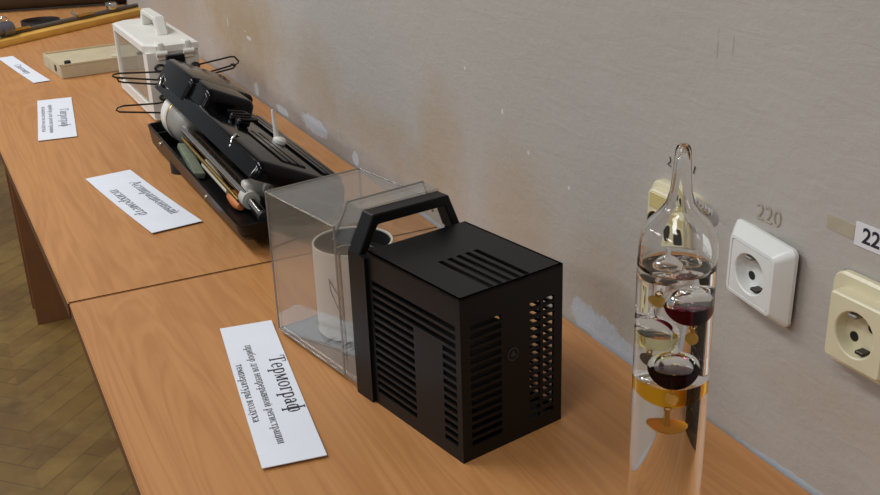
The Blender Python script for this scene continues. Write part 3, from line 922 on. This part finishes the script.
card('name_card', -.404, 1.0663, -97.76, .341, .0680, 'white card titled Термограф in front of the black vented instrument',
     [('Термограф', 0, .0125, .142, .029, 'ink'), ('прибор для непрерывной регистрации', .010, -.0105, .242, .0145, 'ink'), ('температуры воздуха', .006, -.0285, .143, .0145, 'ink')], curl=.002)
card('name_card', -.4038, 1.8258, -81.62, .360, .0870, 'white card reading Аспирационный психрометр in front of the black case',
     [('Аспирационный', .004, .0150, .216, .029, 'ink_soft'), ('психрометр', .001, -.0290, .168, .029, 'ink_soft')], curl=.002)
card('name_card', -.4620, 2.5172, -95.99, .384, .0800, 'nearly square-looking white card titled Гигрограф in front of the white cabinet',
     [('Гигрограф', .007, .0100, .172, .029, 'ink_soft'), ('прибор для регистрации', .002, -.0150, .272, .0145, 'ink_soft'), ('влажности воздуха', .000, -.0310, .242, .0145, 'ink_soft')], curl=.001)
card('name_card', -.4745, 3.139, -82.12, .416, .0430, 'narrow white card reading Снегомер in front of the beige cardboard box',
     [('Снегомер', .004, -.009, .145, .027, 'ink_soft')], curl=.001)

# ------------------------------------------------------------------ cardboard box
CB = empty('cardboard_box', (-.30, 3.05, 0), math.radians(6))
tag(CB, 'flat beige cardboard box on the desk beside the white cabinet', 'box')
bm = NB()
box(bm, -.105, .19, -.10, .105, 0, .034, .002, 1)
obj('tray', bm, M['cardboard'], CB)
bm = NB()
box(bm, -.105, .19, -.10, -.097, .034, .0385); box(bm, -.105, -.101, -.10, .105, .034, .0385); box(bm, -.105, .19, .101, .105, .034, .0385)
obj('rim', bm, M['cardboard_in'], CB)
for p0, p1 in (((-.080, -.082, .034), (-.080, -.082, .044)), ((-.107, -.045, .022), (-.104, -.045, .022))):
    bm = NB(); cyl(bm, p0, p1, .009, .008, 14); obj('fastener', bm, M['rubber'], CB, .6)
bm = NB(); box(bm, .060, .120, -.05, -.02, .034, .0365, M=Matrix.Rotation(-.3, 4, 'Z'))
obj('paper_flap', bm, M['cloth'], CB)

# ------------------------------------------------------------------ snow gauge parts at the far end
ang = math.atan2(.387, .559)
BR = empty('wooden_bar', (-.52, 3.545, 0), ang)
tag(BR, 'long yellow varnished wooden bar lying across the far desk', 'bar')
bm = NB(); box(bm, -.02, .84, -.038, .038, 0, .022, .003, 2)
bmesh.ops.bevel(bm, geom=[], offset=.001)
obj('board', bm, M['bar'], BR, .5)
bd = Vector((math.cos(ang), math.sin(ang), 0)); bn = Vector((-math.sin(ang), math.cos(ang), 0))


def on_bar(s, t, z): return Vector((-.52, 3.545, 0)) + bd * s + bn * t + Vector((0, 0, z))


SB = empty('balance_beam', on_bar(.32, .022, .0225), ang)
tag(SB, 'dark steel balance beam with chrome slider lying on the yellow wooden bar', 'beam')
bm = NB(); box(bm, -.24, .33, -.014, .014, 0, .010, .002, 1); obj('beam', bm, M['steel'], SB, .5)
bm = NB(); lathe(bm, [(0, -.012), (.018, -.012), (.022, 0), (.018, .012), (0, .012)], 24, (.20, -.002, .0225), (0, 0, 1)); obj('slider', bm, M['chrome'], SB, .7)
for s in (-.20, .07):
    bm = NB(); box(bm, s - .035, s + .035, -.018, -.006, .010, .018, .003, 2); h_ = obj('brass_hook', bm, M['brass'], SB, .5)
    bm = NB(); tube(bm, [(s - .04, -.01, .012), (s - .045, 0, .028), (s - .035, .008, .03), (s - .025, .004, .014)], .003, 8); obj('chrome_loop', bm, M['chrome'], h_, .8)
WG = empty('counterweight', on_bar(.04, .005, .0225), ang)
tag(WG, 'grey cast metal cylinder weight at the left end of the wooden bar', 'weight')
bm = NB(); lathe(bm, [(0, -.11), (.019, -.11), (.021, -.1), (.021, -.02), (.018, -.018), (.018, -.002), (.0235, 0), (.0235, .035), (.021, .04), (0, .04)], 32, (0, 0, .0237), (1, 0, 0))
obj('body', bm, M['lead'], WG, .6)
bm = NB(); tube(bm, [(.02 + .012 * math.cos(2 * PI * k / 16), 0, .052 + .010 * math.sin(2 * PI * k / 16)) for k in range(16)], .003, 8, True)
obj('ring_loop', bm, M['chrome'], WG, .8)
bm = NB()
n = 40
tube(bm, [(.062 * math.cos(2 * PI * k / n), .062 * math.sin(2 * PI * k / n), .019) for k in range(n)], .0025, 6, True)
lathe(bm, [(.060, .0), (.064, .0), (.064, .024), (.060, .024), (.060, .0)], 44)
o = obj('strap_ring', bm, M['rubber'], None, .6); o.location = (-.345, 3.845, .0)
tag(o, 'flat black ring lying behind the yellow wooden bar', 'ring')
GC = empty('gauge_cylinder', (-.18, 4.235, 0), math.radians(-13))
tag(GC, 'large dull brown metal cylinder lying across the far end of the desk', 'cylinder')
bm = NB(); lathe(bm, [(0, -.42), (.062, -.42), (.064, -.41), (.064, .20), (0, .20)], 40, (0, 0, .068), (1, 0, 0)); obj('barrel', bm, M['zinc'], GC, .6)
bm = NB(); lathe(bm, [(.064, .16), (.068, .16), (.068, .215), (.05, .215), (.05, .17), (.064, .17)], 40, (0, 0, .068), (1, 0, 0)); obj('end_ring', bm, M['rubber'], GC, .6)


# ------------------------------------------------------------------ wall sockets
def socket(name, label, cy, cz, outer, prot, mat, kind, roll=0.0, inner=.055, well=.0205, tilt=0.0):
    """face looks to -x; local a = -y (to the right as seen), b = z"""
    t = empty(name, (0, cy, cz), rot=(roll, 0, tilt))
    tag(t, label, 'wall socket', 'double pin sockets along the wall')
    U, V, D = (0, -1, 0), (0, 0, 1), (-1, 0, 0)
    bm = NB(); loft(bm, [(rrect(outer - .004, outer - .004, .006), 0), (rrect(outer - .004, outer - .004, .006), .003)], (0, 0, 0), U, V, D); obj('gap_shade', bm, M['grey_gap'], t)  # thin dark slab painting the shade in the gap behind the frame
    n = 6
    N_ = 4 * (n + 1)

    def circ(r): # points matched to rrect ordering
        P = []
        for q in range(4):
            for k in range(n + 1):
                a = math.radians(q * 90 + 90 * (k + .0) / n)
                P.append((r * math.cos(a), r * math.sin(a)))
        return P
    bm = NB()
    rs = []
    if kind == 'bevel':
        prof = [(rrect(outer, outer, .007), .002), (rrect(outer, outer, .007), .0055), (rrect(outer - .005, outer - .005, .008), .0095), (rrect(inner + .008, inner + .008, .006), prot), (rrect(inner + .0015, inner + .0015, .003), prot + .0005), (rrect(inner + .0005, inner + .0005, .003), prot - .001)]
        loft(bm, prof, (0, 0, 0), U, V, D, cap1=False)
    else:
        prof = [(rrect(outer, outer, .014), .002), (rrect(outer, outer, .014), .007), (rrect(outer - .005, outer - .005, .009), .009), (rrect(inner + .010, inner + .010, .004), .009), (rrect(inner + .009, inner + .009, .004), prot - .0015), (rrect(inner + .006, inner + .006, .003), prot)]
        loft(bm, prof, (0, 0, 0), U, V, D, cap1=False)
    bmesh.ops.remove_doubles(bm, verts=bm.verts, dist=1e-6)
    obj('frame', bm, mat, t, .5)
    bm = NB()
    e = inner if kind == 'bevel' else inner + .006
    f0 = prot if kind == 'bevel' else prot
    loft(bm, [(rrect(e, e, .003), f0 - .004), (rrect(e, e, .003), f0), (circ(well + .0012), f0 + .0004), (circ(well), f0 - .0006), (circ(well - .0012), f0 - .011)], (0, 0, 0), U, V, D, cap0=False, cap1=True)
    ins = obj('insert', bm, mat, t, .6)
    for s in (-1, 1):
        bm = NB(); cyl(bm, (-(f0 - .0112), -s * .009, s * .0075), (-(f0 - .0106), -s * .009, s * .0075), .0046, n=16)
        obj('pin_hole', bm, M['hole'], ins)
        bm = NB(); box(bm, -(f0 - .001), -(f0 - .0108), -.0045 + s * .006, .0045 + s * .006, s * .0150 - .0016, s * .0150 + .0016, .0006, 1)
        obj('earth_clip', bm, M['contact'] if s < 0 else M['alu'], ins)
    return t


socket('wall_socket', 'pure white wall socket right of the glass thermometer, standing proud of the wall', .6990, .1990, .084, .019, M['white2'], 'bevel', math.radians(1.5), tilt=math.radians(-6)).scale = (1, 1.10, .955)
socket('wall_socket', 'cream wall socket below the sticker with the number, at the right edge', .565, .1955, .088, .024, M['cream'], 'square', 0, .053, .0205)
t = empty('wall_outlet', (0, .832, .204))
tag(t, 'small yellowed cream outlet box partly hidden behind the glass thermometer neck', 'outlet')
bm = NB(); loft(bm, [(rrect(.084, .084, .014), 0), (rrect(.084, .084, .014), .006), (rrect(.080, .080, .013), .009), (rrect(.072, .072, .010), .010), (rrect(.070, .070, .009), .016), (rrect(.066, .066, .008), .0175)], (0, 0, 0), (0, -1, 0), (0, 0, 1), (-1, 0, 0))
obj('body', bm, M['cream'], t, .5)
bm = NB(); box(bm, -.0185, -.017, -.030, .030, .015, .032, .0007, 1); obj('faded_strip', bm, M['cream_dk'], t)
for yy in (.020, -.019):
    bm = NB(); lathe(bm, [(.0125, 0), (.0135, .0008), (.0145, 0)], 28, (-.0175, yy, -.002), (-1, 0, 0)); h_ = obj('contact_ring', bm, M['cream_dk'], t, .8)
    bm = NB(); lathe(bm, [(0, 0), (.0125, 0), (.0125, .0004), (0, .0004)], 28, (-.0175, yy, -.002), (-1, 0, 0)); obj('round_hole', bm, M['hole'], h_)

# sticker, tape, marks
ST = empty('number_sticker', (-.0004, .5745, .2735))
tag(ST, 'white sticker with black digits 220 above the cream socket', 'sticker')
bm = NB(); box(bm, -.0006, .0004, -.0235, .0235, -.0105, .0105); obj('sticker', bm, M['label_w'], ST)
font_mesh('digits', '220', .0195, M['ink'], ST, (-.0009, .0008, 0), (PI / 2, 0, -PI / 2), .0004)
bm = NB(); box(bm, -.0006, 0, -.016, .0155, -.0066, .0066)
o = obj('tape_strip', bm, M['tape']); o.location = (0, .6150, .2735); o.rotation_euler = (.03, 0, 0)
tag(o, 'old beige tape strip left of the number sticker', 'tape')
o = font_mesh('painted_number', '220', .023, M['ochre'], None, (-.0012, .702, .2555), (PI / 2, 0, -PI / 2))
tag(o, 'faded ochre handwritten number on the wall above the white socket', 'wall writing')
bm = NB(); tube(bm, [(-.0008, .853, .2735), (-.0008, .8515, .269), (-.0008, .856, .2645), (-.0008, .8505, .2635)], .0006, 5)
o = obj('pencil_mark', bm, M['pencil']); tag(o, 'small pencil squiggle left of the glass thermometer neck', 'wall mark')
bm = NB(); tube(bm, [(-.0008, .8115, .274), (-.0008, .8135, .266)], .0006, 5)
o = obj('pencil_mark', bm, M['pencil']); tag(o, 'short pencil tick right of the glass thermometer neck', 'wall mark')
AP = empty('wall_plug', (0, .786, .238))
tag(AP, 'white screw plug in a chipped hole between the sockets', 'wall plug')
bm = NB(); tube(bm, [(-.016 + .02 * k / 40, .006 - .012 * k / 40 + .0022 * math.cos(k * 1.1), .010 - .02 * k / 40 + .0022 * math.sin(k * 1.1)) for k in range(41)], .0016, 6)
obj('thread', bm, M['plug'], AP, .8)
bm = NB(); lathe(bm, [(0, .001), (.006, .0012), (.008, .0005), (.0095, 0)], 14, (0, -.006, -.010), (-1, 0, 0)); obj('chipped_rim', bm, M['chip'], AP, .6)

# ------------------------------------------------------------------ Galileo thermometer
GX, GY, GR = -.28, .487, .025
GT = empty('galileo_thermometer', (GX, GY, 0))
tag(GT, 'tall clear glass Galileo thermometer with coloured floating bulbs', 'thermometer')
LIQ = .344
G_OUT = glassmat('thermometer glass', (.985, .99, .985, 1), 1.42)
G_GAS = glassmat('gas pocket', (1, 1, 1, 1), 1 / 1.42)
G_BUB = glassmat('bulb glass', (1, 1, 1, 1), 1 / 1.36)
bm = NB()
shoulder = [(GR, .350), (.0247, .360), (.0236, .3675), (.0196, .3745), (.0134, .3810), (.0090, .3875), (.0068, .3955), (.0058, .406), (.0052, .416), (.0048, .4215), (.0040, .4240), (.0022, .4252), (0, .4254)]
lathe(bm, [(0, .0005), (.021, .0005), (.0238, .0015), (GR, .0045), (GR, .1), (GR, .2), (GR, .3)] + shoulder, 72)
tube_o = obj('glass_tube', bm, G_OUT, GT, .9)
inn = [(0, LIQ), (.0200, LIQ), (.0218, LIQ + .0006), (.0228, LIQ + .002), (.0227, .350), (.0224, .360), (.0213, .3665), (.0173, .3735), (.0112, .3797), (.0070, .3865), (.0049, .3952), (.0039, .4055), (.0032, .414), (.0018, .4185), (0, .4195)]
bm = NB(); lathe(bm, inn, 72)
obj('gas_space', bm, G_GAS, GT, .9)
cd = Vector((GX + .675, GY, 0)).normalized()       # away from the camera
cq = Vector((cd.y, -cd.x, 0))                      # to the right as seen


def bulb(q, d, z, r, col, fill, tagmat, tagr, tagdrop, flat, name):
    c = cq * q + cd * d + Vector((0, 0, z))
    n = 20
    a_f = math.acos(max(-1, min(1, -(2 * fill - 1))))  # polar angle from bottom of the liquid line
    low = [(r * math.sin(a_f * k / n), -r * math.cos(a_f * k / n)) for k in range(n + 1)]
    zl = low[-1][1]; rl = low[-1][0]
    a0 = math.acos(zl / r)
    top = [(r * math.sin(a0 * (1 - k / n)), r * math.cos(a0 * (1 - k / n))) for k in range(n + 1)]
    neck = [(p, h) for p, h in top if p > .0022] + [(.0018, r + .001), (.0014, r + .004), (.0010, r + .0056), (0, r + .006)]
    bm = NB(); lathe(bm, neck, 40, c)
    b = obj('glass_bulb', bm, G_BUB, GT, .9)
    bm = NB(); lathe(bm, low, 40, c)
    k = len(bm.faces)
    lathe(bm, [(rl, zl), (0, zl)], 40, c)
    bm.faces.ensure_lookup_table()
    for f in bm.faces[k:]: f.material_index = 1
    bmesh.ops.remove_doubles(bm, verts=bm.verts, dist=1e-7)
    m0 = glassmat(name, col, 1.012); m1 = glassmat(name + ' surface', (1, 1, 1, 1), 1.36)
    obj('dyed_liquid', bm, [m0, m1], b, .5)
    # tag on a wire ring under the bulb
    bm = NB()
    tube(bm, [c + Vector((.0016 * math.cos(2 * PI * k / 12), 0, -r - .0016 + .0016 * math.sin(2 * PI * k / 12))) for k in range(12)], .0005, 6, True)
    tube(bm, [c + Vector((0, 0, -r - .003)), c + Vector((0, 0, -r - tagdrop))], .0011, 8)
    ring_ = obj('tag_ring', bm, M['brass'], b, .8)
    bm = NB()
    if flat: lathe(bm, [(0, -.0005), (tagr, -.0005), (tagr, .0005), (0, .0005)], 32, c + Vector((0, 0, -r - tagdrop)), Vector((0, 0, 1)) - cd * .5 + cq * .06)
    else: lathe(bm, [(0, -.0005), (tagr, -.0005), (tagr, .0005), (0, .0005)], 32, c + Vector((0, 0, -r - tagdrop - tagr * .8)), cd * 1 + cq * .9)
    obj('metal_tag', bm, tagmat, b, .6)


bulb(-.0060, .0075, .3375, .0105, (.93, .86, .84, 1), .35, M['gold'], .004, .004, False, 'pale pink liquid')
bulb(.0088, -.0025, .3215, .0136, (.30, .03, .09, 1), .50, M['gold'], .0045, .006, False, 'crimson liquid')
bulb(-.0095, .0010, .2990, .0125, (.94, .93, .74, 1), .50, M['steel'], .0045, .004, False, 'pale yellow liquid')
bulb(.0015, -.0088, .2770, .0136, (.12, .012, .06, 1), .55, M['gold'], .0045, .004, False, 'dark plum liquid')
bulb(-.0003, .0090, .2560, .0132, (.98, .72, .16, 1), .66, M['gold'], .0072, .015, True, 'amber liquid')

# ------------------------------------------------------------------ ceiling lamps (above the frame)
for (x, y, w) in LAMPS:
    t = empty('ceiling_lamp', (x, y, CEIL))
    bm = NB(); box(bm, -.16, .16, -.63, .63, -.08, 0, .006, 2); obj('housing', bm, M['white'], t)
    tag(t, 'white fluorescent lamp fixed to the ceiling', 'lamp', 'ceiling lamps')
